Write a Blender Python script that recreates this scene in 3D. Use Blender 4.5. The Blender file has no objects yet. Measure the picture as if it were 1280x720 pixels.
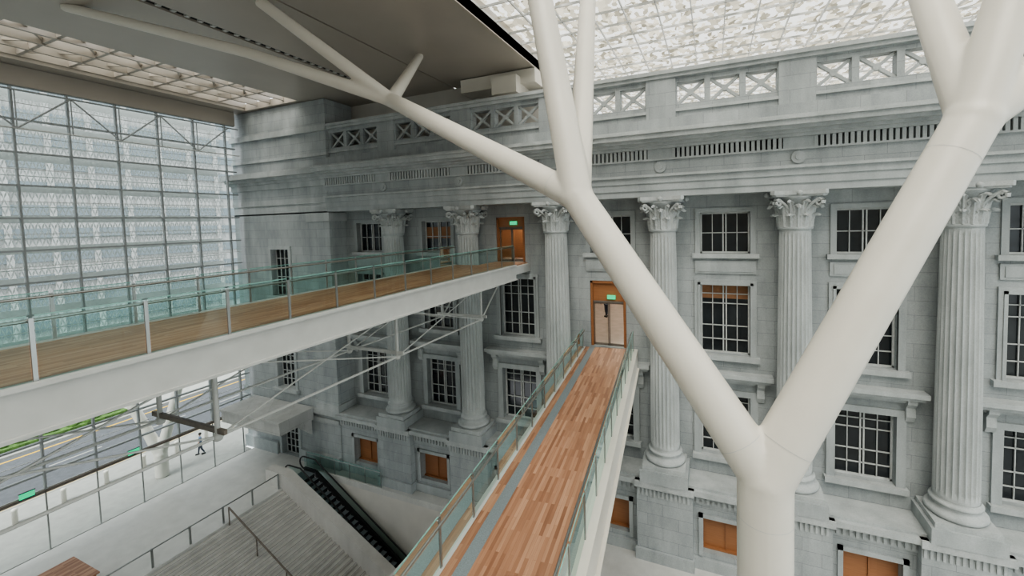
import bpy, bmesh, math, random
from mathutils import Vector, Matrix
random.seed(4)
S=bpy.context.scene
pi=math.pi
# ------------------------------------------------------------ materials
def mat(name):
    m=bpy.data.materials.new(name); m.use_nodes=True
    nt=m.node_tree; b=nt.nodes['Principled BSDF']
    return m,nt,b
def N(nt,t,**k):
    n=nt.nodes.new(t)
    for a,v in k.items():
        if a.startswith('i_'): n.inputs[a[2:].replace('_',' ')].default_value=v
        else: setattr(n,a,v)
    return n
def plain(name,col,rough=.5,metal=0,bump=0,nscale=6,var=.12,emit=None):
    m,nt,b=mat(name)
    tc=N(nt,'ShaderNodeTexCoord'); no=N(nt,'ShaderNodeTexNoise'); no.inputs['Scale'].default_value=nscale; no.inputs['Detail'].default_value=6
    nt.links.new(tc.outputs['Object'],no.inputs['Vector'])
    r=N(nt,'ShaderNodeValToRGB')
    r.color_ramp.elements[0].position=.3; r.color_ramp.elements[1].position=.7
    r.color_ramp.elements[0].color=[c*(1-var) for c in col]+[1]; r.color_ramp.elements[1].color=[min(1,c*(1+var)) for c in col]+[1]
    nt.links.new(no.outputs['Fac'],r.inputs['Fac']); nt.links.new(r.outputs['Color'],b.inputs['Base Color'])
    b.inputs['Roughness'].default_value=rough; b.inputs['Metallic'].default_value=metal
    if bump:
        bp=N(nt,'ShaderNodeBump'); bp.inputs['Strength'].default_value=bump; nt.links.new(no.outputs['Fac'],bp.inputs['Height']); nt.links.new(bp.outputs['Normal'],b.inputs['Normal'])
    if emit:
        b.inputs['Emission Color'].default_value=list(emit[0])+[1]; b.inputs['Emission Strength'].default_value=emit[1]
    return m
def granite(name,c1,c2,joints=True,bw=1.5,bh=.62,grain=.10):
    m,nt,b=mat(name); L=nt.links.new
    tc=N(nt,'ShaderNodeTexCoord'); sp=N(nt,'ShaderNodeSeparateXYZ'); L(tc.outputs['Object'],sp.inputs[0])
    ad=N(nt,'ShaderNodeMath',operation='ADD'); L(sp.outputs['X'],ad.inputs[0]); L(sp.outputs['Y'],ad.inputs[1])
    cb=N(nt,'ShaderNodeCombineXYZ'); L(ad.outputs[0],cb.inputs['X']); L(sp.outputs['Z'],cb.inputs['Y'])
    n1=N(nt,'ShaderNodeTexNoise'); n1.inputs['Scale'].default_value=.8; n1.inputs['Detail'].default_value=7; n1.inputs['Roughness'].default_value=.6
    mp=N(nt,'ShaderNodeMapping'); mp.inputs['Scale'].default_value=(1.6,1.6,.5); L(tc.outputs['Object'],mp.inputs['Vector']); L(mp.outputs[0],n1.inputs['Vector'])
    r=N(nt,'ShaderNodeValToRGB'); r.color_ramp.elements[0].position=.28; r.color_ramp.elements[1].position=.72
    r.color_ramp.elements[0].color=list(c1)+[1]; r.color_ramp.elements[1].color=list(c2)+[1]; L(n1.outputs['Fac'],r.inputs['Fac'])
    n2=N(nt,'ShaderNodeTexNoise'); n2.inputs['Scale'].default_value=22; n2.inputs['Detail'].default_value=5; L(tc.outputs['Object'],n2.inputs['Vector'])
    r2=N(nt,'ShaderNodeValToRGB'); r2.color_ramp.elements[0].position=.3; r2.color_ramp.elements[1].position=.7
    a_=1-grain;b_=1+grain*.6
    r2.color_ramp.elements[0].color=(a_,a_,a_,1); r2.color_ramp.elements[1].color=(b_,b_,b_,1); L(n2.outputs['Fac'],r2.inputs['Fac'])
    mx=N(nt,'ShaderNodeMixRGB',blend_type='MULTIPLY'); mx.inputs[0].default_value=1; L(r.outputs[0],mx.inputs[1]); L(r2.outputs[0],mx.inputs[2])
    out=mx.outputs[0]
    bp=N(nt,'ShaderNodeBump'); bp.inputs['Strength'].default_value=.12; L(n2.outputs['Fac'],bp.inputs['Height'])
    if joints:
        br=N(nt,'ShaderNodeTexBrick'); br.inputs['Scale'].default_value=1; br.inputs['Brick Width'].default_value=bw; br.inputs['Row Height'].default_value=bh
        br.inputs['Mortar Size'].default_value=.009; br.inputs['Color1'].default_value=(.93,.93,.93,1); br.inputs['Color2'].default_value=(1.04,1.04,1.04,1); br.inputs['Mortar'].default_value=(.64,.64,.64,1)
        L(cb.outputs[0],br.inputs['Vector'])
        m2=N(nt,'ShaderNodeMixRGB',blend_type='MULTIPLY'); m2.inputs[0].default_value=1; L(out,m2.inputs[1]); L(br.outputs['Color'],m2.inputs[2]); out=m2.outputs[0]
    L(out,b.inputs['Base Color']); b.inputs['Roughness'].default_value=.75; L(bp.outputs[0],b.inputs['Normal'])
    return m
GR=granite('granite_ashlar',(.275,.302,.312),(.43,.46,.468))
GRM=granite('granite_plain',(.295,.322,.33),(.45,.48,.487),joints=False)
GRC=granite('granite_carved',(.33,.355,.36),(.50,.527,.53),joints=False)
GRL=granite('granite_pale',(.38,.38,.37),(.52,.53,.52),joints=True,bw=2.2,bh=.9)
WHITE=plain('painted_steel_cream',(.69,.665,.605),.34,var=.03,nscale=1)
STEEL=plain('painted_steel_grey',(.54,.55,.54),.45,var=.05,nscale=2)
MULL=plain('mullion_grey',(.32,.34,.35),.45,var=.05,nscale=2)
SSTEEL=plain('brushed_stainless',(.40,.42,.42),.3,.9,var=.05)
GREYS=plain('deck_grating_grey',(.22,.26,.28),.5,.3,var=.15,nscale=30)
NOSE=plain('stair_riser',(.25,.245,.235),.7)
BROWN=plain('brown_steel',(.17,.145,.125),.5)
BLACK=plain('black_rubber',(.02,.02,.022),.4)
CEIL=plain('bronze_ceiling_panel',(.44,.405,.36),.36,.2,var=.05,nscale=.4)
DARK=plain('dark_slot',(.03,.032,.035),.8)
FRAME=plain('window_frame_white',(.52,.54,.54),.5)
FLOOR=granite('floor_stone',(.50,.50,.485),(.61,.61,.59),joints=False,grain=.05)
FLOOR.node_tree.nodes['Principled BSDF'].inputs['Roughness'].default_value=.3
STAIR=granite('stair_stone',(.50,.49,.47),(.60,.59,.565),joints=False,grain=.06)
CREAM=plain('cream_wall',(.62,.60,.56),.7,var=.04,nscale=1)
ASPH=plain('asphalt',(.085,.09,.10),.8,var=.15,nscale=3)
PAVE=plain('pavement',(.33,.33,.31),.7,var=.08,nscale=2)
YEL=plain('road_yellow',(.62,.38,.03),.7)
HEDGE=plain('hedge_leaves',(.065,.13,.03),.9,var=.6,nscale=5,bump=1)
BLIND=plain('orange_blind',(.28,.14,.07),.7,var=.1)
PINK=plain('gallery_floor_stone',(.50,.42,.38),.25,var=.08,nscale=2)
def wood(name,c1,c2,c3,alongY=True,pw=.11,pl=1.1,rough=.42):
    m,nt,b=mat(name); L=nt.links.new
    tc=N(nt,'ShaderNodeTexCoord'); mp=N(nt,'ShaderNodeMapping')
    if alongY: mp.inputs['Rotation'].default_value=(0,0,pi/2)
    L(tc.outputs['Object'],mp.inputs[0])
    br=N(nt,'ShaderNodeTexBrick'); br.inputs['Scale'].default_value=1; br.inputs['Brick Width'].default_value=pl; br.inputs['Row Height'].default_value=pw; br.inputs['Mortar Size'].default_value=.003
    br.inputs['Color1'].default_value=(0,0,0,1); br.inputs['Color2'].default_value=(1,1,1,1); br.inputs['Mortar'].default_value=(.2,.2,.2,1); br.offset=.37
    L(mp.outputs[0],br.inputs['Vector'])
    r=N(nt,'ShaderNodeValToRGB'); r.color_ramp.elements[0].color=list(c1)+[1]; r.color_ramp.elements[1].color=list(c3)+[1]
    e=r.color_ramp.elements.new(.5); e.color=list(c2)+[1]; L(br.outputs['Color'],r.inputs[0])
    mp2=N(nt,'ShaderNodeMapping'); mp2.inputs['Scale'].default_value=(1.2,22,22) ; L(mp.outputs[0],mp2.inputs[0])
    n=N(nt,'ShaderNodeTexNoise'); n.inputs['Scale'].default_value=1; n.inputs['Detail'].default_value=5; L(mp2.outputs[0],n.inputs['Vector'])
    r2=N(nt,'ShaderNodeValToRGB'); r2.color_ramp.elements[0].color=(.72,.72,.72,1); r2.color_ramp.elements[1].color=(1.2,1.2,1.2,1); L(n.outputs['Fac'],r2.inputs[0])
    mx=N(nt,'ShaderNodeMixRGB',blend_type='MULTIPLY'); mx.inputs[0].default_value=1; L(r.outputs[0],mx.inputs[1]); L(r2.outputs[0],mx.inputs[2])
    L(mx.outputs[0],b.inputs['Base Color']); b.inputs['Roughness'].default_value=rough
    return m
WOOD=wood('timber_planks',(.25,.12,.07),(.36,.19,.115),(.47,.275,.175),pw=.085)
WOODU=wood('timber_planks_upper',(.30,.14,.075),(.42,.22,.125),(.53,.31,.19),pw=.085)
WOODP=wood('orange_timber_panel',(.30,.13,.058),(.345,.155,.07),(.39,.18,.085),False,.6,2.5)
def glass(name,tint,gl=.25,rough=.02):
    m=bpy.data.materials.new(name); m.use_nodes=True; nt=m.node_tree; nt.nodes.clear(); L=nt.links.new
    o=N(nt,'ShaderNodeOutputMaterial'); t=N(nt,'ShaderNodeBsdfTransparent'); t.inputs[0].default_value=list(tint)+[1]
    g=N(nt,'ShaderNodeBsdfGlossy'); g.inputs['Color'].default_value=(.8,.95,.92,1); g.inputs['Roughness'].default_value=rough
    lw=N(nt,'ShaderNodeLayerWeight'); lw.inputs['Blend'].default_value=gl
    mu=N(nt,'ShaderNodeMath',operation='MULTIPLY'); mu.inputs[1].default_value=.8; L(lw.outputs['Fresnel'],mu.inputs[0])
    mx=N(nt,'ShaderNodeMixShader'); L(mu.outputs[0],mx.inputs[0]); L(t.outputs[0],mx.inputs[1]); L(g.outputs[0],mx.inputs[2]); L(mx.outputs[0],o.inputs[0])
    return m
GLASS=glass('green_glass',(.75,.89,.86),.28)
CLEAR=glass('clear_glass',(.90,.95,.94),.10)
EDGE=plain('glass_edge_green',(.22,.42,.38),.2)
PANE=plain('dark_window_pane',(.016,.02,.024),.08,var=.3,nscale=1)
def skylight_mat(name,col,scale,frac):
    m=bpy.data.materials.new(name); m.use_nodes=True; nt=m.node_tree; nt.nodes.clear(); L=nt.links.new
    o=N(nt,'ShaderNodeOutputMaterial'); t=N(nt,'ShaderNodeBsdfTransparent'); t.inputs[0].default_value=(.84,.82,.76,1)
    d=N(nt,'ShaderNodeBsdfDiffuse'); tr=N(nt,'ShaderNodeBsdfTranslucent')
    tc=N(nt,'ShaderNodeTexCoord'); mp=N(nt,'ShaderNodeMapping'); mp.inputs['Scale'].default_value=(1,.55,1); mp.inputs['Rotation'].default_value=(0,0,.25); L(tc.outputs['Object'],mp.inputs[0])
    no=N(nt,'ShaderNodeTexNoise'); no.inputs['Scale'].default_value=1.1; no.inputs['Detail'].default_value=2; L(tc.outputs['Object'],no.inputs['Vector'])
    ds=N(nt,'ShaderNodeMixRGB',blend_type='ADD'); ds.inputs[0].default_value=.6; L(mp.outputs[0],ds.inputs[1]); L(no.outputs['Color'],ds.inputs[2])
    vo=N(nt,'ShaderNodeTexVoronoi'); vo.feature='F1'; vo.distance='CHEBYCHEV'; vo.inputs['Scale'].default_value=scale; vo.inputs['Randomness'].default_value=.8; L(ds.outputs[0],vo.inputs['Vector'])
    sp=N(nt,'ShaderNodeSeparateColor'); L(vo.outputs['Color'],sp.inputs[0])
    r=N(nt,'ShaderNodeValToRGB'); r.color_ramp.elements[0].color=(col[0]*.3,col[1]*.3,col[2]*.28,1); r.color_ramp.elements[1].color=list(col)+[1]; L(sp.outputs[0],r.inputs[0])
    L(r.outputs[0],d.inputs[0]); L(r.outputs[0],tr.inputs[0])
    m1=N(nt,'ShaderNodeMixShader'); m1.inputs[0].default_value=.8; L(d.outputs[0],m1.inputs[1]); L(tr.outputs[0],m1.inputs[2])
    gt=N(nt,'ShaderNodeMath',operation='LESS_THAN'); gt.inputs[1].default_value=frac; L(sp.outputs[1],gt.inputs[0])
    m2=N(nt,'ShaderNodeMixShader'); L(gt.outputs[0],m2.inputs[0]); L(m1.outputs[0],m2.inputs[1]); L(t.outputs[0],m2.inputs[2]); L(m2.outputs[0],o.inputs[0])
    return m
SKYL=skylight_mat('skylight_leaf_mesh',(.44,.41,.33),4.2,.42)
def translucent(name,col,k=.6):
    m=bpy.data.materials.new(name); m.use_nodes=True; nt=m.node_tree; nt.nodes.clear(); L=nt.links.new
    o=N(nt,'ShaderNodeOutputMaterial'); d=N(nt,'ShaderNodeBsdfDiffuse'); tr=N(nt,'ShaderNodeBsdfTranslucent'); d.inputs[0].default_value=list(col)+[1]; tr.inputs[0].default_value=list(col)+[1]
    m1=N(nt,'ShaderNodeMixShader'); m1.inputs[0].default_value=k; L(d.outputs[0],m1.inputs[1]); L(tr.outputs[0],m1.inputs[2]); L(m1.outputs[0],o.inputs[0]); return m
VEIL=translucent('veil_white_metal',(.68,.70,.69),.4)
EXITG=plain('exit_sign_green',(.0,.4,.2),.5,emit=((.02,.8,.35),.8))
LAMP=plain('lamp_warm',(1,.9,.7),.5,emit=((1,.85,.7),22))
INT=plain('interior_glow',(.60,.50,.45),.6,emit=((.8,.66,.6),.15))  # back wall emits faintly: room light put into the wall material

# ------------------------------------------------------------ mesh builder
class MB:
    def __init__(s): s.v=[];s.f=[];s.m=[];s.mats=[];s.sm=[]
    def mi(s,m):
        if m not in s.mats: s.mats.append(m)
        return s.mats.index(m)
    def add(s,vs,fs,m,smooth=False):
        o=len(s.v); s.v+=[tuple(v) for v in vs]; k=s.mi(m)
        for f in fs: s.f.append([o+i for i in f]); s.m.append(k); s.sm.append(smooth)
    def box(s,x0,x1,y0,y1,z0,z1,m):
        s.add([(x0,y0,z0),(x1,y0,z0),(x1,y1,z0),(x0,y1,z0),(x0,y0,z1),(x1,y0,z1),(x1,y1,z1),(x0,y1,z1)],
              [(0,3,2,1),(4,5,6,7),(0,1,5,4),(1,2,6,5),(2,3,7,6),(3,0,4,7)],m)
    def quad(s,a,b,c,d,m): s.add([a,b,c,d],[(0,1,2,3)],m)
    def beam(s,a,b,w,h,m):
        a=Vector(a);b=Vector(b);d=(b-a).normalized(); up=Vector((0,0,1))
        if abs(d.z)>.97: up=Vector((0,1,0))
        r=d.cross(up).normalized()*w/2; u=r.cross(d).normalized()*h/2
        vs=[a-r-u,a+r-u,a+r+u,a-r+u,b-r-u,b+r-u,b+r+u,b-r+u]
        s.add(vs,[(0,3,2,1),(4,5,6,7),(0,1,5,4),(1,2,6,5),(2,3,7,6),(3,0,4,7)],m)
    def tube(s,a,b,r0,r1,m,n=12,caps=True):
        a=Vector(a);b=Vector(b);d=(b-a).normalized(); up=Vector((0,0,1))
        if abs(d.z)>.97: up=Vector((0,1,0))
        r=d.cross(up).normalized(); u=r.cross(d).normalized()
        vs=[a+(r*math.cos(2*pi*i/n)+u*math.sin(2*pi*i/n))*r0 for i in range(n)]+[b+(r*math.cos(2*pi*i/n)+u*math.sin(2*pi*i/n))*r1 for i in range(n)]
        s.add(vs,[(i,(i+1)%n,n+(i+1)%n,n+i) for i in range(n)],m,True)
        if caps: s.add(vs,[tuple(range(n-1,-1,-1)),tuple(range(n,2*n))],m)
    def sphere(s,c,r,m,n=16):
        vs=[];fs=[];k=n//2
        for j in range(k+1):
            for i in range(n):
                t=pi*j/k; vs.append((c[0]+r*math.sin(t)*math.cos(2*pi*i/n),c[1]+r*math.sin(t)*math.sin(2*pi*i/n),c[2]+r*math.cos(t)))
        for j in range(k):
            for i in range(n): fs.append((j*n+i,(j+1)*n+i,(j+1)*n+(i+1)%n,j*n+(i+1)%n))
        s.add(vs,fs,m,True)
    def lathe(s,c,prof,m,n=40,fl=None,smooth=True):
        vs=[];fs=[]
        for r,z in prof:
            for i in range(n):
                a=2*pi*i/n; rr=r*(fl(i,r,z) if fl else 1); vs.append((c[0]+rr*math.cos(a),c[1]+rr*math.sin(a),c[2]+z))
        for j in range(len(prof)-1):
            for i in range(n): fs.append((j*n+i,j*n+(i+1)%n,(j+1)*n+(i+1)%n,(j+1)*n+i))
        s.add(vs,fs,m,smooth)
    def extrudeX(s,x0,x1,prof,m):
        n=len(prof); vs=[(x0,y,z) for y,z in prof]+[(x1,y,z) for y,z in prof]
        s.add(vs,[(i,(i+1)%n,n+(i+1)%n,n+i) for i in range(n)]+[tuple(range(n-1,-1,-1)),tuple(range(n,2*n))],m)
    def obj(s,name,parent=None):
        me=bpy.data.meshes.new(name); me.from_pydata(s.v,[],s.f)
        for m in s.mats: me.materials.append(m)
        me.polygons.foreach_set('material_index',s.m); me.polygons.foreach_set('use_smooth',s.sm); me.update()
        bm=bmesh.new(); bm.from_mesh(me); bmesh.ops.recalc_face_normals(bm,faces=bm.faces); bm.to_mesh(me); bm.free()
        o=bpy.data.objects.new(name,me); S.collection.objects.link(o)
        if parent: o.parent=parent
        return o
def empty(name,loc=(0,0,0)):
    e=bpy.data.objects.new(name,None); e.location=loc; S.collection.objects.link(e); return e

# ------------------------------------------------------------ key dimensions (metres)
WY=22.8; CY=22.0; CEILZ=26.45
COLX=[-19.54,-13.81,-8.08,-2.34,3.39,9.12,14.85]
BAY=[-22.41,-16.68,-10.95,-5.21,.52,6.26,11.99]
XR=20.0; XL=-34.0; XB=-24.7; BLY=21.5; XBL=-35.0
ROWS=[(15.65,17.7),(10.55,14.08),(5.33,8.5)]
# ------------------------------------------------------------ facade wall with openings
holes=[]
wins=[]
for i,b in enumerate(BAY):
    for r,(z0,z1) in enumerate(ROWS):
        if i==2 and r==0: holes.append((-12.25,-10.35,15.08,17.8)); continue
        if i==3 and r==1: holes.append((-6.4,-4.4,10.4,14.1)); continue
        w=1.13; wins.append((b-w,b+w,z0,z1,r,i)); holes.append((b-w,b+w,z0,z1))
def wallholes(mb,x0,x1,z0,z1,y,depth,hs,m):
    xs=sorted({x0,x1}|{h[0] for h in hs}|{h[1] for h in hs}); zs=sorted({z0,z1}|{h[2] for h in hs}|{h[3] for h in hs})
    for a,b in zip(xs,xs[1:]):
        for c,d in zip(zs,zs[1:]):
            mx=(a+b)/2;mz=(c+d)/2
            if any(h[0]<mx<h[1] and h[2]<mz<h[3] for h in hs): continue
            mb.quad((a,y,c),(b,y,c),(b,y,d),(a,y,d),m)
    for h in hs:
        a,b,c,d=h
        mb.quad((a,y,c),(a,y+depth,c),(b,y+depth,c),(b,y,c),m); mb.quad((a,y,d),(b,y,d),(b,y+depth,d),(a,y+depth,d),m)
        mb.quad((a,y,c),(a,y,d),(a,y+depth,d),(a,y+depth,c),m); mb.quad((b,y,c),(b,y+depth,c),(b,y+depth,d),(b,y,d),m)
w=MB(); wallholes(w,XB,XR,4.2,19.0,WY,.5,holes,GR)
for (a,b,c,d,r,i) in wins:
    if r==0:
        w.box(a-.24,a,WY-.07,WY+.02,c-.05,d+.22,GRM); w.box(b,b+.24,WY-.07,WY+.02,c-.05,d+.22,GRM); w.box(a,b,WY-.07,WY+.02,d,d+.22,GRM)
        w.box(a-.38,b+.38,WY-.22,WY,c-.22,c,GRC); w.box(a-.25,b+.25,WY-.08,WY,c-1.0,c-.36,GRM); w.box(a-.1,b+.1,WY-.11,WY,c-.9,c-.46,GRM)
    elif r==1:
        w.box(a-.28,a,WY-.09,WY+.02,c-.05,d+.28,GRM); w.box(b,b+.28,WY-.09,WY+.02,c-.05,d+.28,GRM); w.box(a,b,WY-.09,WY+.02,d,d+.28,GRM)
        w.box(a-.12,a,WY-.13,WY+.02,c,d+.12,GRM); w.box(b,b+.12,WY-.13,WY+.02,c,d+.12,GRM); w.box(a-.12,b+.12,WY-.13,WY+.02,d,d+.12,GRM)
        w.box(a-.42,b+.42,WY-.25,WY,c-.25,c,GRC)
    else:
        w.box(a-.34,a,WY-.12,WY+.02,c-.05,d+.3,GRM); w.box(b,b+.34,WY-.12,WY+.02,c-.05,d+.3,GRM); w.box(a,b,WY-.12,WY+.02,d,d+.3,GRM)
        w.box(a-.95,b+.95,WY-.62,WY,d+1.05,d+1.25,GRC); w.box(a-.85,b+.85,WY-.5,WY,d+.9,d+1.05,GRC); w.box(a-.7,b+.7,WY-.25,WY,d+.7,d+.9,GRC)
        for sx in (a-.6,b+.28):
            w.extrudeX(sx,sx+.32,[(WY,d+.9),(WY-.42,d+.9),(WY-.40,d+.7),(WY-.22,d+.5),(WY-.25,d+.1),(WY-.12,d-.15),(WY,d-.2)],GRC)
        w.box(a-.42,b+.42,WY-.3,WY,c-.25,c,GRC)
WN=w.obj('wall_north')
for k,(a,b,c,d,r,i) in enumerate(wins):
    m=MB(); y=WY+.34
    m.quad((a,y+.06,c),(b,y+.06,c),(b,y+.06,d),(a,y+.06,d),PANE)
    m.box(a,b,y-.03,y+.05,c,c+.08,FRAME);m.box(a,b,y-.03,y+.05,d-.08,d,FRAME);m.box(a,a+.08,y-.03,y+.05,c,d,FRAME);m.box(b-.08,b,y-.03,y+.05,c,d,FRAME)
    W=b-a
    for q,tt in ((.25,.035),(.47,.06),(.53,.06),(.75,.035)):
        m.box(a+W*q-tt/2,a+W*q+tt/2,y-.02,y+.05,c,d,FRAME)
    H=d-c
    hs=(.5,) if r==0 else (.2,.4,.72,.86)
    for q in hs: m.box(a,b,y-.02,y+.05,c+H*q-.02,c+H*q+.02,FRAME)
    if r==1 and i in (4,): m.quad((a+.08,y+.055,d-.75),(b-.08,y+.055,d-.75),(b-.08,y+.055,d-.08),(a+.08,y+.055,d-.08),BLIND)
    if r==0 and i in (1,): m.quad((a+.08,y+.055,c+.9),(b-.08,y+.055,c+.9),(b-.08,y+.055,d-.4),(a+.08,y+.055,d-.4),BLIND)
    m.obj('window_%d'%(k+1))
# ------------------------------------------------------------ base podium
p=MB(); PY=21.15
bh=[(b-1.05,b+1.05,.85,2.65) for b in BAY]
wallholes(p,XB,XR,0,3.3,PY+.45,.7,bh,GR)
p.box(XB,XR,PY+.35,WY,3.3,3.95,GRM)
p.box(XB,XR,PY-.1,WY,3.95,4.2,GRC); p.box(XB,XR,PY+.1,WY,4.2,4.32,GRC)
p.box(XB,XR,PY+.3,PY+.5,0,.55,GRM)
x=XB+.1
while x<XR:
    p.box(x,x+.12,PY+.27,PY+.36,3.42,3.85,GRC); x+=.24
for cx in COLX:
    p.box(cx-1.35,cx+1.35,PY,PY+.5,0,3.95,GR); p.box(cx-1.42,cx+1.42,PY-.12,PY+.5,0,.6,GRM); p.box(cx-1.42,cx+1.42,PY-.22,PY+.5,3.9,4.2,GRC)
    q=cx-1.3
    while q<cx+1.25: p.box(q,q+.1,PY-.06,PY,3.42,3.8,GRC); q+=.2
for b in BAY:
    p.box(b-1.25,b-1.05,PY+.35,PY+.5,.7,2.85,GRM);p.box(b+1.05,b+1.25,PY+.35,PY+.5,.7,2.85,GRM);p.box(b-1.25,b+1.25,PY+.35,PY+.5,2.65,2.85,GRM)
    y=PY+.9
    p.quad((b-1.05,y,.85),(b+1.05,y,.85),(b+1.05,y,2.65),(b-1.05,y,2.65),WOODP)
    p.box(b-.03,b+.03,y-.08,y,.85,2.65,WOODP); p.box(b-1.05,b+1.05,y-.15,y,.85,.93,WOODP)
for cx in COLX: p.box(cx-1.15,cx+1.15,CY-1.1,WY,4.2,4.85,GRM)
p.obj('podium',WN)
# ------------------------------------------------------------ Corinthian column
def column_mesh():
    m=MB(); n=120
    m.box(-1.02,1.02,-1.02,.78,0,.22,GRC)
    def torus(r,z,h,k=6): return [(r+h/2*math.cos(-pi/2+pi*j/k),z+h/2+h/2*math.sin(-pi/2+pi*j/k)) for j in range(k+1)]
    prof=torus(.86,.22,.26)+[(.84,.5),(.77,.54),(.76,.62),(.80,.68)]+torus(.76,.68,.16)+[(.75,.86),(.73,.92)]
    m.lathe((0,0,0),prof,GRC,48)
    H0=.92;H1=12.0
    def fl(i,r,z):
        t=(i%5)/5.0
        k=min(1,max(0,(z-H0-.1)/.25),max(0,(H1-.1-z)/.25))
        return 1-.09*math.sin(pi*t)**.8*k if i%5 else 1
    pr=[]
    for j in range(17):
        q=j/16; z=H0+(H1-H0)*q; r=.72-.10*q**1.7; pr.append((r,z))
    pr.insert(1,(.72,H0+.12)); pr.insert(2,(.72,H0+.35)); pr.insert(-1,(.624,H1-.35)); pr.insert(-1,(.622,H1-.1))
    m.lathe((0,0,0),pr,GRC,n,fl,False)
    m.lathe((0,0,0),[(.62,11.95),(.68,11.98),(.70,12.04),(.68,12.1),(.6,12.12),(.60,12.6),(.64,13.0),(.74,13.25),(.86,13.38),(.86,13.42),(0,13.42)],GRM,32)
    def leaf(ang,z0,h,w,r0,out):
        vs=[];fs=[];K=9;Wn=6
        for j in range(K+1):
            t=j/K
            if t<.75: z=z0+h*t/.75*.97; r=r0+.05*t+out*.25*(t/.75)**2
            else:
                s=(t-.75)/.25; z=z0+h*(.97+.04*math.sin(s*pi)-.16*s); r=r0+.04+out*(.25+.75*s)
            ww=w*(.75+.35*math.sin(pi*min(1,t*1.1)))*(1-.55*max(0,(t-.6)/.4))*(1+.22*math.cos(j*pi))
            for i in range(Wn+1):
                q=(i/Wn-.5)*2
                a=ang+q*ww/2/max(r,.3); rr=r-.05*abs(q)**2+.045*(1-abs(q))+ (.03 if i%2 else -.01)
                vs.append((rr*math.cos(a),rr*math.sin(a),z-.05*abs(q)))
        for j in range(K):
            for i in range(Wn): fs.append((j*(Wn+1)+i,j*(Wn+1)+i+1,(j+1)*(Wn+1)+i+1,(j+1)*(Wn+1)+i))
        m.add(vs,fs,GRC,False)
    for i in range(8): leaf(i*pi/4+pi/8,12.1,.62,.50,.64,.28)
    for i in range(8): leaf(i*pi/4,12.1,1.05,.46,.65,.38)
    for i in range(8): leaf(i*pi/4+pi/8,12.6,.72,.3,.68,.34)
    for i in range(4):
        a=pi/4+i*pi/2; d=Vector((math.cos(a),math.sin(a),0)); t=Vector((-d.y,d.x,0))
        for sgn in (-1,1):
            prev=None
            for j in range(15):
                s=j/14
                if s<.5: pt=d*(.62+.5*(s/.5)**1.3)+Vector((0,0,12.75+.55*(s/.5)**.8)); 
                else:
                    th=(s-.5)/.5*2*pi*1.15; rr=.17*(1-.6*(s-.5)/.5)
                    cpt=d*1.12+Vector((0,0,13.15)); pt=cpt+d*rr*math.sin(th)+Vector((0,0,rr*math.cos(th)))
                pt=pt+t*sgn*(.16*(1-min(1,s/.5))+.06)
                if prev is not None: m.tube(prev,pt,.065,.065,GRC,6,False)
                prev=pt
    out=[]
    for i in range(4):
        a0=pi/4+i*pi/2
        c=Vector((math.cos(a0),math.sin(a0),0))*1.42; t=Vector((-c.y,c.x,0)).normalized()
        out+= [c-t*.1,c+t*.1]
        nx=Vector((math.cos(a0+pi/2),math.sin(a0+pi/2),0))*1.42
        for q in (.2,.35,.5,.65,.8):
            pp=c.lerp(nx,q); out.append(pp*(1-.17*math.sin(pi*q)))
    nn=len(out)
    for z0,z1,sc in ((13.42,13.5,.93),(13.5,13.68,1.0)):
        vs=[(v.x*sc,min(v.y*sc,.78),z0) for v in out]+[(v.x*sc,min(v.y*sc,.78),z1) for v in out]
        m.add(vs,[(i,(i+1)%nn,nn+(i+1)%nn,nn+i) for i in range(nn)]+[tuple(range(nn-1,-1,-1)),tuple(range(nn,2*nn))],GRC)
    for i in range(4): m.sphere((1.12*math.cos(i*pi/2),min(.6,1.12*math.sin(i*pi/2)),13.55),.13,GRC,8)
    return m
cm=column_mesh(); co=cm.obj('corinthian_column'); co.location=(COLX[0],CY,4.85)
for k,cx in enumerate(COLX[1:]):
    o=bpy.data.objects.new('corinthian_column.%03d'%(k+1),co.data); o.location=(cx,CY,4.85); S.collection.objects.link(o)
# ------------------------------------------------------------ entablature and parapet
AY=21.2
e=MB()
e.box(XB,XR,AY+.12,WY+1.2,18.54,18.85,GRM); e.box(XB,XR,AY+.06,WY+1.2,18.85,19.2,GRM); e.box(XB,XR,AY,WY+1.2,19.2,19.5,GRM)
e.box(XB,XR,AY-.12,WY+1.2,19.5,19.62,GRC)
e.box(XB,XR,AY+.08,WY+1.2,19.62,20.3,GR)
for cx in COLX:
    m0=Vector((cx,AY+.1,19.96)); e.tube(m0,m0+Vector((0,-.1,0)),.27,.27,GRM,24); e.tube(m0,m0+Vector((0,-.14,0)),.12,.12,GRM,16)
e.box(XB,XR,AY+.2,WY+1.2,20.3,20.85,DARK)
for i,b in enumerate(BAY):
    x=b-2.3
    while x<b+2.25: e.box(x,x+.13,AY-.05,AY+.25,20.36,20.82,GRC); x+=.21
for cx in COLX: e.box(cx-.58,cx+.58,AY-.03,AY+.3,20.3,20.85,GRM)
for z0,z1,yy in ((20.28,20.36,AY-.06),(20.82,20.95,AY-.2),(20.95,21.08,AY-.38),(21.08,21.2,AY-.7),(21.2,21.42,AY-.95),(21.42,21.52,AY-1.05),(21.52,21.62,AY-.9)):
    e.box(XB,XR,yy,WY+1.2,z0,z1,GRC)
e.obj('cornice_entablature',WN)
pa=MB(); QY=21.75
ph=[]
for b in BAY:
    for k in (-1,0,1): ph.append((b+k*1.5-.62,b+k*1.5+.62,22.98,24.0))
wallholes(pa,XB,XR,21.5,24.25,QY,.5,ph,GR)
wallholes(pa,XB,XR,21.5,24.25,QY+.5,.001,ph,GR)
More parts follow.
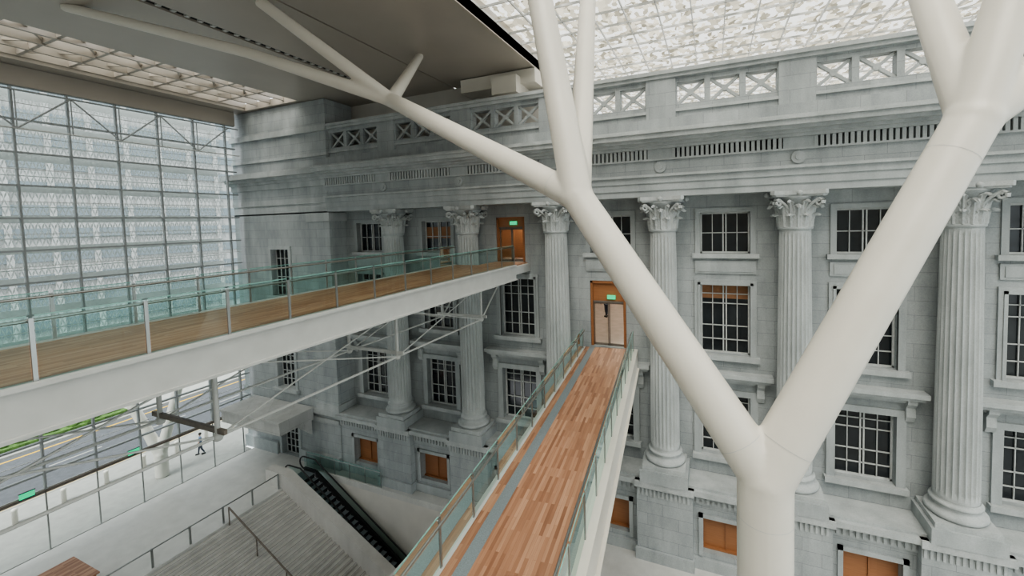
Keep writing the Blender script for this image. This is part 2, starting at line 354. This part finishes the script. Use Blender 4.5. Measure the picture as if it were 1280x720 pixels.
pa.box(XB,XR,QY-.35,QY+.6,21.6,22.3,GR)
pa.box(XB,XR,QY-.2,QY+.7,24.25,24.42,GRC); pa.box(XB,XR,QY-.3,QY+.8,24.42,24.6,GRC); pa.box(XB,XR,QY-.1,QY,22.62,22.75,GRC)
for (a,b,c,d) in ph:
    pa.beam((a,QY+.2,c),(b,QY+.2,d),.16,.13,GRC); pa.beam((a,QY+.2,d),(b,QY+.2,c),.16,.13,GRC)
    cx=(a+b)/2;cz=(c+d)/2; pa.tube((cx,QY+.1,cz),(cx,QY+.3,cz),.14,.14,GRC,12)
for cx in COLX: pa.box(cx-.7,cx+.7,QY-.12,QY+.5,22.3,24.25,GR)
pa.obj('parapet_balustrade',WN)
r=MB(); r.box(XL,XR,QY+.8,40,21.3,21.5,CREAM); r.obj('roof_terrace',WN)
a=MB(); a.box(XL,-9.46,24.2,24.5,21.5,CEILZ,CREAM); a.box(-14.5,-9.46,22.9,24.2,25.6,26.4,WHITE); a.box(-12.0,-10.4,22.3,24.2,25.0,26.0,WHITE); a.obj('attic_wall',WN)
# ------------------------------------------------------------ corner block
bl=MB()
bhs=[(-30.9,-29.0,5.33,8.3),(-30.9,-29.0,0.02,2.7),(-30.9,-29.0,12.4,15.9)]
wallholes(bl,XBL,XB,0,18.6,BLY,.5,bhs,GR)
bl.box(XB-.01,XB,BLY,WY+1,0,24.6,GR)
for z0,z1,d in ((3.95,4.3,.3),(4.3,5.0,.12),(18.5,19.2,.0),(19.2,19.6,.1),(19.6,20.4,.05),(20.4,20.8,.15),(20.8,21.0,.3),(21.0,21.2,.6),(21.2,21.5,.95),(21.5,21.62,.85),(21.6,24.2,-.1),(22.5,22.7,.02),(24.2,24.6,.1),(24.6,26.4,-.1)):
    bl.box(XBL,XB+d,BLY-d,WY+1.2,z0,z1,GRC if z1-z0<.7 else GR)
for xa,xb in ((XBL,-31.2),(-28.7,XB)):
    bl.box(xa,xb,BLY-.25,BLY,0,.9,GRM); bl.box(xa,xb,BLY-.12,BLY,3.3,3.6,GRC)
bl.box(XB-1.9,XB+.15,BLY-.18,WY,4.3,18.5,GR); bl.box(XB-2.0,XB+.25,BLY-.28,WY,17.9,18.5,GRC); bl.box(XB-2.0,XB+.25,BLY-.28,WY,4.3,4.8,GRC)
for (x0,x1,z0,z1) in bhs:
    bl.box(x0-.25,x0,BLY-.1,BLY,z0,z1+.25,GRM); bl.box(x1,x1+.25,BLY-.1,BLY,z0,z1+.25,GRM); bl.box(x0,x1,BLY-.1,BLY,z1,z1+.25,GRM)
    if z0>1: bl.box(x0-.4,x1+.4,BLY-.3,BLY,z0-.25,z0,GRC)
bl.obj('corner_block',WN)
for k,(x0,x1,z0,z1) in enumerate(bhs):
    m=MB(); y=BLY+.35; m.quad((x0,y+.06,z0),(x1,y+.06,z0),(x1,y+.06,z1),(x0,y+.06,z1),PANE)
    for q in (0,.25,.5,.75,1): xx=x0+(x1-x0)*q; m.box(xx-.03,xx+.03,y-.02,y+.05,z0,z1,FRAME)
    n=5
    for q in range(n+1): zz=z0+(z1-z0)*q/n; m.box(x0,x1,y-.02,y+.05,zz-.02,zz+.02,FRAME)
    m.obj('window_%d'%(40+k))
cn=MB(); cn.box(-33.2,-27.0,18.6,21.2,3.45,4.3,GRL); cn.box(-33.3,-26.9,18.5,21.2,4.25,4.4,GRL); cn.box(-33.0,-27.2,18.8,21.1,3.38,3.46,CREAM)
for x in (-32.8,-27.5): cn.extrudeX(x,x+.3,[(21.2,3.45),(20.0,3.45),(21.2,2.3)],GRL)
cn.obj('entrance_canopy',WN)
# ------------------------------------------------------------ doors
def door(name,x0,x1,z0,z1,y,hz):
    E=empty(name); m=MB()
    m.box(x0,x0+.12,y,y+.45,z0,z1,WOODP);m.box(x1-.12,x1,y,y+.45,z0,z1,WOODP);m.box(x0,x1,y,y+.45,z1-.12,z1,WOODP)
    m.box(x0+.12,x1-.12,y+.15,y+.3,hz,z1-.1,WOODP); m.box(x0+.12,x1-.12,y+.1,y+.35,hz-.1,hz,BROWN)
    m.obj('frame',E)
    l=MB(); c=(x0+x1)/2
    for a,b in ((x0+.12,c-.01),(c+.01,x1-.12)):
        l.box(a,a+.05,y+.2,y+.25,z0,hz-.1,BROWN);l.box(b-.05,b,y+.2,y+.25,z0,hz-.1,BROWN);l.box(a,b,y+.2,y+.25,z0,z0+.12,BROWN);l.box(a,b,y+.2,y+.25,hz-.17,hz-.1,BROWN)
        l.quad((a,y+.22,z0),(b,y+.22,z0),(b,y+.22,hz-.1),(a,y+.22,hz-.1),CLEAR)
    l.obj('leaves',E)
    s=MB(); s.box(c-.05,c+.4,y+.05,y+.14,hz+.12,hz+.34,EXITG); s.obj('exit_sign',E)
    return E
door('door_1',-6.38,-4.42,10.42,14.08,WY,12.95)
door('door_2',-12.23,-10.37,15.1,17.78,WY,17.2)
def room(name,x0,x1,z0,z1,y1,back):
    m=MB(); y0=WY+.51
    m.quad((x0,y0,z0),(x1,y0,z0),(x1,y1,z0),(x0,y1,z0),PINK); m.quad((x0,y0,z1),(x1,y0,z1),(x1,y1,z1),(x0,y1,z1),CREAM)
    m.quad((x0,y0,z0),(x0,y1,z0),(x0,y1,z1),(x0,y0,z1),CREAM); m.quad((x1,y0,z0),(x1,y1,z0),(x1,y1,z1),(x1,y0,z1),CREAM); m.quad((x0,y1,z0),(x1,y1,z0),(x1,y1,z1),(x0,y1,z1),back)
    yy=y0+1.5
    while yy<y1-1: m.box((x0+x1)/2-.6,(x0+x1)/2+.6,yy,yy+.5,z1-.05,z1-.02,LAMP); yy+=3
    m.obj(name)
room('wall_gallery',-9.4,-3.4,10.4,14.2,36,INT); room('wall_gallery.001',-14.0,-9.5,15.05,17.9,26,WOODP)
# ------------------------------------------------------------ floors
f=MB(); VX0,VX1,VY0,VY1=-26.8,-15.0,4.0,20.75
f.box(XL,VX0,-9,WY,-.4,0,FLOOR); f.box(VX1,XR,-9,WY,-.4,0,FLOOR); f.box(VX0,VX1,-9,VY0,-.4,0,FLOOR); f.box(VX0,VX1,VY1,WY,-.4,0,FLOOR)
f.obj('floor')
f=MB(); f.box(VX0-1,VX1+6,VY0-1,VY1+.3,-5.4,-5.1,FLOOR); f.box(VX0,VX1,VY1,VY1+.3,-5.1,-.4,CREAM); f.box(VX1,VX1+.3,VY0,VY1,-5.1,-.4,CREAM); f.obj('floor_basement')
SE=empty('stone_staircase')
st=MB(); n=30
for i in range(n):
    x0=VX0+i*.34; z=-(i+1)*.17
    st.box(x0,x0+.345,VY0,18.4,z-.5 if z>-4.6 else -5.1,z,STAIR)
    st.box(x0+.27,x0+.31,VY0,18.4,z,z+.004,NOSE)
vs=[(VX0-1.6,0),(VX0-1.6,1.0),(VX0+.2,1.0),(VX0+10.4,-4.1),(VX0+10.4,-5.1),(VX0,-5.1)]
nn=len(vs)
V=[(x,18.4,z) for x,z in vs]+[(x,19.05,z) for x,z in vs]
st.add(V,[(i,(i+1)%nn,nn+(i+1)%nn,nn+i) for i in range(nn)]+[tuple(range(nn-1,-1,-1)),tuple(range(nn,2*nn))],STAIR)
st.obj('steps_and_parapet',SE)
# ------------------------------------------------------------ balustrades
def rail(m,p0,p1,h=1.1,sp=1.5,gl=True,top=.03,post=.035,glm=None,side=0,drop=.2):
    p0=Vector(p0);p1=Vector(p1);d=p1-p0;L=d.length;k=max(1,round(L/sp)); nx=Vector((-d.y,d.x,0)).normalized()
    up=Vector((0,0,1))
    for i in range(k+1):
        q=p0+d*i/k; m.beam(q-up*drop,q+up*(h-.02),post,post*1.6,SSTEEL)
        if side: m.tube(q+up*(h-.12),q+up*(h-.08)+nx*side*.09,.012,.012,SSTEEL,6)
    if gl:
        for i in range(k):
            a=p0+d*(i+.03)/k;b=p0+d*(i+.97)/k
            m.add([a+up*.04,b+up*.04,b+up*(h+.02),a+up*(h+.02)],[(0,1,2,3)],glm or GLASS)
            m.beam(a+up*(h+.02),b+up*(h+.02),.02,.022,EDGE)
    o=nx*side*.09
    m.tube(p0+up*(h-.07)+o,p1+up*(h-.07)+o,top,top,SSTEEL,10)
hr=MB(); rail(hr,(-27.0,4.5,0),(-27.0,18.3,0),1.05,1.75,False,.04,.06,drop=0); hr.obj('landing_railing',SE)
hr=MB()
for i in range(5):
    x=VX0+.1+i*2.4; z=-(x-VX0)*.5; hr.tube((x,15,z-.1),(x,15,z+.95),.035,.035,BROWN,8)
hr.tube((VX0+.1,15,.95),(VX0+9.8,15,-3.95),.045,.045,BROWN,10); hr.obj('stair_handrail',SE)
# ------------------------------------------------------------ escalator
E=empty('escalator'); m=MB(); ex0=-26.2;ex1=-18.0;ez1=-5.0
def ez(x): return 0 if x<ex0 else ez1*(x-ex0)/(ex1-ex0) if x<ex1 else ez1
for y in (19.35,20.5):
    pts=[(-27.3,0),(ex0,0),(ex1,ez1),(ex1+1.5,ez1)]
    for (xa,za),(xb,zb) in zip(pts,pts[1:]):
        m.beam((xa,y,za+.02),(xb,y,zb+.02),.14,.4,BLACK); m.tube((xa,y,za+.98),(xb,y,zb+.98),.05,.05,BLACK,8)
        m.add([(xa,y,za+.2),(xb,y,zb+.2),(xb,y,zb+.95),(xa,y,za+.95)],[(0,1,2,3)],GLASS)
    c=[(-27.3-.45*math.cos(t),y,.53+.45*math.sin(t)) for t in [pi/2-pi*j/8 for j in range(9)]]
    for p_,q_ in zip(c,c[1:]): m.tube(p_,q_,.05,.05,BLACK,8)
m.obj('balustrades',E)
m=MB(); x=ex0
while x<ex1: m.box(x,x+.4,19.45,20.4,ez(x+.4)-.25,ez(x+.4),GREYS); m.box(x,x+.02,19.45,20.4,ez(x+.4),ez(x),BLACK); x+=.4
m.box(-27.3,ex0,19.42,20.43,.0,.02,GREYS); m.obj('steps',E)
gp=MB(); rail(gp,(-27.5,20.85,0),(-20.5,20.85,0),1.1,1.5,drop=0); gp.obj('glass_balustrade')
# ------------------------------------------------------------ upper bridge
U=empty('timber_footbridge'); zd=15.08; ux0,ux1=-13.98,-10.12; uy0=-8.9; uy1=20.8; ye=WY-.02
m=MB(); m.box(ux0+.12,ux1-.12,uy0,20.8,zd-.06,zd,WOODU); m.box(-12.45,ux1-.1,20.8,ye,zd-.06,zd,WOODU); m.obj('deck',U)
m=MB()
for x0,x1 in ((ux0-.1,ux0+.12),(ux1-.12,ux1+.1)):
    m.box(x0,x1,uy0,uy1,zd-.72,zd+.02,STEEL)
m.box(ux1-.12,ux1+.18,uy0,uy1,zd-.78,zd-.72,STEEL); m.box(ux1-.12,ux1+.16,uy0,uy1,zd-.02,zd+.05,STEEL); m.box(ux0-.16,ux0+.12,uy0,uy1,zd-.78,zd-.72,STEEL)
m.box(-12.4,ux1+.1,uy1,ye,zd-.5,zd-.06,STEEL)
m.box(ux0,ux1,uy0,uy1,zd-.3,zd-.2,STEEL)
y=uy0+.5
while y<uy1: m.box(ux0,ux1,y,y+.15,zd-.65,zd-.3,STEEL); y+=1.5
m.obj('girders',U)
m=MB()
rail(m,(ux1,uy0,zd),(ux1,uy1,zd),1.1,1.5,side=1); rail(m,(ux0,uy0,zd),(ux0,uy1,zd),1.1,1.5,side=-1)
m.obj('glass_balustrades',U)
m=MB()
nodes=[-6.5,-.3,6.0,12.2,18.4]
for X in (-13.3,-10.9):
    pz=zd-2.5
    for a_,b_ in zip(nodes,nodes[1:]):
        m.tube((X,a_,pz),(X,b_,pz),.04,.04,STEEL,8)
        m.tube((X,a_,pz),(X,b_,zd-.75),.025,.025,STEEL,6); m.tube((X,b_,pz),(X,a_,zd-.75),.025,.025,STEEL,6)
    m.tube((X,18.4,pz),(X,20.7,zd-.7),.04,.04,STEEL,8)
    for y in nodes:
        m.tube((X,y,pz-.1),(X,y,zd-.7),.06,.06,STEEL,8); m.sphere((X,y,pz),.12,STEEL,8)
for y in nodes:
    m.beam((-13.6,y,zd-2.35),(-10.6,y,zd-2.35),.08,.12,STEEL if y>7 else BROWN)
m.obj('tension_truss',U)
# ------------------------------------------------------------ lower bridge (slightly skewed)
Lb=empty('timber_link_bridge'); zl=10.4
th=math.atan(.095)
def P(n,s,z):
    c=Vector((-5.28,22.6,0)); d=Vector((math.sin(th),-math.cos(th),0)); r=Vector((math.cos(th),math.sin(th),0))
    q=c+d*s+r*n; return (q.x,q.y,z)
LL=31.0
def local_obj(name,boxes):
    m=MB()
    for b in boxes: m.box(*b)
    o=m.obj(name,Lb); o.location=(-5.28,22.6,0); o.rotation_euler=(0,0,th); return o
local_obj('deck',[(-1.36,-1.12,-LL,0,zl-.06,zl,WOOD),(-.82,1.02,-LL,0,zl-.06,zl,WOOD)])
local_obj('grating_strips',[(-1.12,-.82,-LL,0,zl-.06,zl+.004,GREYS),(1.02,1.2,-LL,0,zl-.06,zl+.004,GREYS)])
local_obj('girders',[(-1.55,-1.36,-LL,0,zl-.75,zl+.01,STEEL),(1.2,1.5,-LL,0,zl-.02,zl+.03,WHITE),(1.44,1.5,-LL,0,zl-.8,zl,WHITE),(1.2,1.6,-LL,0,zl-.85,zl-.8,WHITE),(-1.4,1.4,-LL,0,zl-.3,zl-.1,STEEL)])
m=MB(); rail(m,P(-1.42,LL,zl),P(-1.42,.4,zl),1.1,1.5,side=-1); rail(m,P(1.3,LL,zl),P(1.3,.4,zl),1.1,1.5,side=1); m.obj('glass_balustrades',Lb)
# ------------------------------------------------------------ tree columns
def tree(name,segs,nodes,vox=.05,mt=WHITE):
    m=MB()
    for a,b,r0,r1 in segs: m.tube(a,b,r0,r1,mt,40)
    for c,r in nodes: m.sphere(c,r,mt,32)
    o=m.obj(name)
    md=o.modifiers.new('remesh','REMESH'); md.mode='VOXEL'; md.voxel_size=vox; md.use_smooth_shade=True
    ms=o.modifiers.new('smooth','SMOOTH'); ms.factor=.5; ms.iterations=6
    return o
FK=(1.0,9.95,11.85); A=(-3.28,10.65,18.1); B=(4.93,11.6,19.35); C=(-12.2,13.96,22.65); TP=26.44
tr_=tree('branching_steel_column',[((1.0,9.95,0),FK,.55,.55),(FK,A,.51,.41),(FK,B,.55,.46),
 (A,C,.38,.30),(A,(-5.14,12.04,TP),.42,.33),(A,(-4.27,15.9,TP),.36,.28),
 (C,(-16.4,11.5,TP),.28,.22),(C,(-17.5,11.6,24.7),.28,.22),((-17.5,11.6,24.7),(-23.5,8.5,TP),.22,.18),(C,(-14.3,18.7,TP),.28,.2),
 (B,(4.93,15.9,TP),.40,.34),(B,(7.1,13.1,TP),.45,.36),(B,(14.5,16.2,TP),.42,.32)],
 [(FK,.56),(A,.43),(B,.48),(C,.32),((-17.5,11.6,24.7),.22)])
rg=MB()
for a_,d_,rr in ((FK,(0,0,-1),.548),(FK,Vector(A)-Vector(FK),.502),(FK,Vector(B)-Vector(FK),.545),(A,Vector(FK)-Vector(A),.414),(B,Vector(FK)-Vector(B),.468),(A,Vector(C)-Vector(A),.38)):
    d_=Vector(d_).normalized(); q=Vector(a_)+d_*.85; rg.tube(q,q+d_*.012,rr+.003,rr+.003,STEEL,40,False)
rg.obj('weld_rings',tr_)
tree('branching_steel_column.001',[((-36.4,16.3,0),(-36.4,16.3,1.6),.4,.4),((-36.4,16.3,1.6),(-38.4,15.3,6.5),.36,.28),((-36.4,16.3,1.6),(-36.1,17.6,6.5),.34,.28)],[((-36.4,16.3,1.6),.4)],.05)
# ------------------------------------------------------------ ceiling
c=MB()
c.box(XL-.5,-32.7,-9,24.2,CEILZ,CEILZ+.5,CEIL); c.box(-27.0,-20.5,-9,24.2,CEILZ,CEILZ+.5,CEIL); c.box(-20.1,-15.8,-9,24.2,CEILZ,CEILZ+.5,CEIL); c.box(-15.68,-9.46,-9,24.2,CEILZ,CEILZ+.5,CEIL)
c.box(-20.5,-20.1,-9,24.2,CEILZ+.1,CEILZ+.5,DARK); c.box(-15.8,-15.68,-9,24.2,CEILZ+.1,CEILZ+.5,DARK)
c.box(-32.7,-27,21.3,24.2,CEILZ,CEILZ+.5,CEIL)
c.box(-9.6,-9.46,-9,24.4,CEILZ-.05,CEILZ+.9,CEIL)
y=-8.
while y<23: c.box(-20.4,-20.2,y,y+.16,CEILZ+.02,CEILZ+.1,STEEL); y+=.5
c.obj('ceiling')
s=MB(); z=CEILZ+.6
for i in range(5):
    xx=-32.7+5.7*i/4; s.box(xx-.09,xx+.09,-9,21.3,z-.4,z,CEIL)
y=-9; 
while y<21.3:
    s.box(-32.7,-27,y-.08,y+.08,z-.35,z,CEIL)
    if y+1.9<21.3: s.beam((-32.7,y,z-.15),(-29.85,y+1.9,z-.15),.1,.14,CEIL); s.beam((-29.85,y+1.9,z-.15),(-27,y,z-.15),.1,.14,CEIL)
    y+=1.9
s.quad((-32.7,-9,z+.5),(-27,-9,z+.5),(-27,21.3,z+.5),(-32.7,21.3,z+.5),SKYL); s.obj('skylight_strip')
s=MB(); x=-9.46
while x<26: s.box(x-.025,x+.025,-9,40,z-.1,z,STEEL); x+=1.43
y=-9
while y<40: s.box(-9.46,26,y-.025,y+.025,z-.1,z,STEEL); y+=1.43
s.quad((-9.46,-9,z+.3),(26,-9,z+.3),(26,40,z+.3),(-9.46,40,z+.3),SKYL); s.obj('skylight_main')
# ------------------------------------------------------------ west glass wall
g=MB(); zt=25.4; GY=BLY-.3
zs=[zt-1.75*i for i in range(13)]
ys=[-8.9+2.1*i for i in range(15)]
for i,y in enumerate(ys):
    if y<GY: g.box(XL-.08,XL+.12,y-.045,y+.045,3.4,zt,MULL); g.box(XL-.03,XL+.03,y-.03,y+.03,0,3.4,SSTEEL)
for zz in zs:
    if zz>3.6: g.box(XL-.08,XL+.1,-8.9,GY,zz-.05,zz+.05,MULL); g.box(XL-.02,XL+.03,-8.9,GY,zz-.89,zz-.86,STEEL)
g.box(XL-.1,XL+.15,-8.9,GY,3.35,3.5,BROWN)
g.box(XL-.2,XL+.2,-8.9,GY,zt,CEILZ-.02,CEIL)
g.quad((XL,-8.9,0),(XL,GY,0),(XL,GY,zt),(XL,-8.9,zt),CLEAR)
g.obj('window_curtain_wall')
t=MB()
for i,y in enumerate(ys[:-1]):
    if y+2.1<GY:
        a_=(XL+.5,y,zt-.3); b_=(XL+.5,y+2.1,zt-2.3)
        if i%2: a_=(XL+.5,y,zt-2.3); b_=(XL+.5,y+2.1,zt-.3)
        t.tube(a_,b_,.045,.045,MULL,8)
        t.tube((XL+.5,y,zt-.3),(XL+.5,y,zt-2.3),.03,.03,MULL,8)
t.tube((XL+.5,-8.8,zt-.3),(XL+.5,GY,zt-.3),.05,.05,MULL,8); t.tube((XL+.5,-8.8,zt-2.3),(XL+.5,GY,zt-2.3),.04,.04,STEEL,8)
t.obj('facade_truss')
v=MB(); VX=-35.6; VE=BLY-.4
row=.44; zz=8.5
k=0
while zz<25.6:
    y=-9.0;j=0
    while y<VE:
        sg=1 if (j+k)%2 else -1
        c0=Vector((VX,y,zz+row/2)); d=Vector((0,.07*sg,.25)); n_=Vector((0,.036,-.01*sg))
        v.add([c0-d,c0+n_,c0+d,c0-n_],[(0,1,2,3)],VEIL)
        y+=.13;j+=1
    if k%4==0: v.box(VX-.05,VX+.05,-9,VE,zz-.025,zz+.025,VEIL)
    if k%4==2: v.box(VX-.55,VX-.5,-9,VE,zz,zz+.4,VEIL)
    zz+=row;k+=1
v.obj('perforated_veil_screen')
for k,(yy) in enumerate((9.0,13.5)):
    m=MB(); m.box(XL+.16,XL+.22,yy,yy+.55,3.5,3.8,EXITG); m.box(XL+.16,XL+.23,yy-.03,yy+.58,3.47,3.5,BLACK); m.box(XL+.16,XL+.23,yy-.03,yy+.58,3.8,3.83,BLACK); m.obj('exit_sign' if k==0 else 'exit_sign.001')
# ------------------------------------------------------------ outside
o=MB(); o.box(-41.5,XL-1.2,-40,60,-.2,0,PAVE); o.box(XL-1.2,XL-.1,-40,BLY-.4,-.2,0,PAVE); o.box(-41.7,-41.5,-40,60,-.3,.02,PAVE); o.obj('ground_pavement')
o=MB(); o.box(-51.5,-41.7,-40,60,-.3,-.12,ASPH)
for x in (-42.4,-42.05,-50.9): o.box(x,x+.2,-40,60,-.12,-.11,YEL)
for i in range(18): o.box(-46.7,-46.55,-40+i*6,-37+i*6,-.12,-.11,PAVE)
o.obj('ground_road')
o=MB(); o.box(-56,-51.5,-40,60,-.3,.05,PAVE); o.obj('ground_verge')
hm=MB(); hm.box(-55.8,-51.9,-20,21,.05,.5,HEDGE)
for i in range(420):
    hm.sphere((random.uniform(-55.4,-52.3),random.uniform(-20,20.6),random.uniform(.5,.65)),random.uniform(.25,.42),HEDGE,8)
hm.obj('hedge')
hm=MB(); hm.box(-90,-56,-60,80,-.3,0,ASPH); hm.obj('ground_far')
bd=MB(); bd.box(-95,-80,-60,80,0,40,GRL)
for zz in range(2,40,3): bd.box(-80,-79.8,-60,80,zz,zz+1.3,GREYS)
for yy in range(-58,80,4): bd.box(-80,-79.6,yy,yy+.6,0,40,GRL)
bd.obj('street_building')
for k in range(9):
    m=MB(); y=6+k*2.1; m.lathe((-39.2,y,0),[(0,0),(.13,0),(.13,.75),(.15,.78),(.15,.85),(.1,.92),(0,.94)],WHITE,16); m.obj('bollard' if k==0 else 'bollard.%03d'%k)
b=MB(); b.box(-30.3,-27.9,7.6,9.6,.1,.85,WOODP); b.box(-30.4,-27.8,7.5,9.7,.85,.92,WOOD); 
for x in (-30.2,-28.1):
    for y in (7.7,9.4): b.box(x,x+.1,y,y+.1,0,.12,BROWN)
b.obj('timber_bench')
# ------------------------------------------------------------ walls out of view
wl=MB(); wl.box(XL,XR+2,-9.4,-9,0,CEILZ,CREAM); wl.obj('wall_south')
g=MB()
for i in range(16):
    y=-8.9+2.1*i
    if y<BLY: g.box(XR-.08,XR+.08,y-.05,y+.05,0,zt,STEEL)
for zz in zs+[.9,2.6]: g.box(XR-.08,XR+.08,-8.9,BLY-.6,zz-.05,zz+.05,STEEL)
g.quad((XR,-8.9,0),(XR,BLY-.6,0),(XR,BLY-.6,zt),(XR,-8.9,zt),CLEAR)
g.obj('window_east_curtain_wall')
gg=MB(); gg.box(XR+.1,90,-60,80,-.3,0,PAVE); gg.obj('ground_east')
# ------------------------------------------------------------ people
SKIN=plain('skin',(.55,.36,.27),.6); CLD=plain('clothes_dark',(.05,.06,.09),.8); CLB=plain('clothes_blue',(.16,.22,.33),.8); HAIR=plain('hair',(.02,.015,.012),.6)
def person(name,loc,rot,cl1,cl2,stride=.28):
    E=empty(name,loc); E.rotation_euler=(0,0,rot)
    def skin(nm,vs,es,rad,mt,root=0):
        me=bpy.data.meshes.new(nm); me.from_pydata(vs,es,[]); me.materials.append(mt); ob=bpy.data.objects.new(nm,me); S.collection.objects.link(ob); ob.parent=E
        md=ob.modifiers.new('s','SKIN')
        for i,r_ in enumerate(rad): me.skin_vertices[0].data[i].radius=(r_,r_*.85); me.skin_vertices[0].data[i].use_root=(i==root)
        md.use_smooth_shade=True; sb=ob.modifiers.new('d','SUBSURF'); sb.levels=1; sb.render_levels=2; return ob
    s=stride
    skin('trousers',[(0,0,.95),(.09,0,.88),(.11,.12*s/.28,.5),(.11,s*.7,.1),(-.09,0,.88),(-.11,-.02,.5),(-.11,-s,.14)],[(0,1),(1,2),(2,3),(0,4),(4,5),(5,6)],[.13,.1,.07,.05,.1,.07,.05],cl1)
    skin('shirt',[(0,0,.95),(0,.01,1.15),(0,.01,1.35),(.17,0,1.4),(.23,-.08,1.13),(-.17,0,1.4),(-.23,.1,1.13)],[(0,1),(1,2),(2,3),(3,4),(2,5),(5,6)],[.14,.135,.14,.065,.05,.065,.05],cl2)
    skin('arm_l',[(.23,-.08,1.14),(.25,.02,.92),(.25,.04,.84)],[(0,1),(1,2)],[.042,.032,.035],SKIN); skin('arm_r',[(-.23,.1,1.14),(-.25,.24,.94),(-.25,.28,.87)],[(0,1),(1,2)],[.042,.032,.035],SKIN)
    skin('head',[(0,.0,1.4),(0,.01,1.5),(0,.02,1.58),(0,.02,1.68)],[(0,1),(1,2),(2,3)],[.06,.05,.085,.075],SKIN)
    m=MB(); m.sphere((0,-.005,1.64),.105,HAIR,12); m.sphere((0,.115,1.6),.018,SKIN,8); m.obj('hair',E)
    m=MB(); m.box(.06,.16,-.06+s*.7,.2+s*.7,0,.09,BLACK); m.box(-.16,-.06,-s-.06,-s+.2,.0,.11,BLACK); m.obj('shoes',E)
person('pedestrian',(-37.0,19.1,0),pi*.9,CLD,CLB,.2); person('gallery_visitor',(-7.2,29.9,10.4),pi*.3,CLD,CLD,.12)
# ------------------------------------------------------------ light
W=bpy.data.worlds.new('World'); S.world=W; W.use_nodes=True; nt=W.node_tree; bg=nt.nodes['Background']; bg.inputs[0].default_value=(.94,.97,1,1); bg.inputs[1].default_value=2.15
sd=bpy.data.lights.new('sun','SUN'); sd.energy=7.5; sd.angle=.75; sd.color=(1,.98,.95); so=bpy.data.objects.new('sun',sd); so.rotation_euler=(.55,.1,0); S.collection.objects.link(so)
S.view_settings.view_transform='AgX'
try: S.view_settings.look='AgX - Medium High Contrast'
except Exception: pass
S.view_settings.exposure=-.05
# ------------------------------------------------------------ camera
cd=bpy.data.cameras.new('camera'); cam=bpy.data.objects.new('camera',cd); S.collection.objects.link(cam); S.camera=cam
f_,px,py,p_,a_,r_=525.09,669.16,303.74,.0516,.4013,.0270
R0=Vector((math.cos(a_),math.sin(a_),0)); F=Vector((-math.sin(a_)*math.cos(p_),math.cos(a_)*math.cos(p_),-math.sin(p_))); U0=R0.cross(F)
Rr=R0*math.cos(r_)-U0*math.sin(r_); Uu=R0*math.sin(r_)+U0*math.cos(r_)
M=Matrix((Rr,Uu,-F)).transposed().to_4x4(); M.translation=Vector((0,0,17.5)); cam.matrix_world=M
cd.sensor_width=36; cd.lens=f_/1280*36; cd.shift_x=-(px-640)/1280; cd.shift_y=-(360-py)/1280; cd.clip_end=500; cd.clip_start=.05
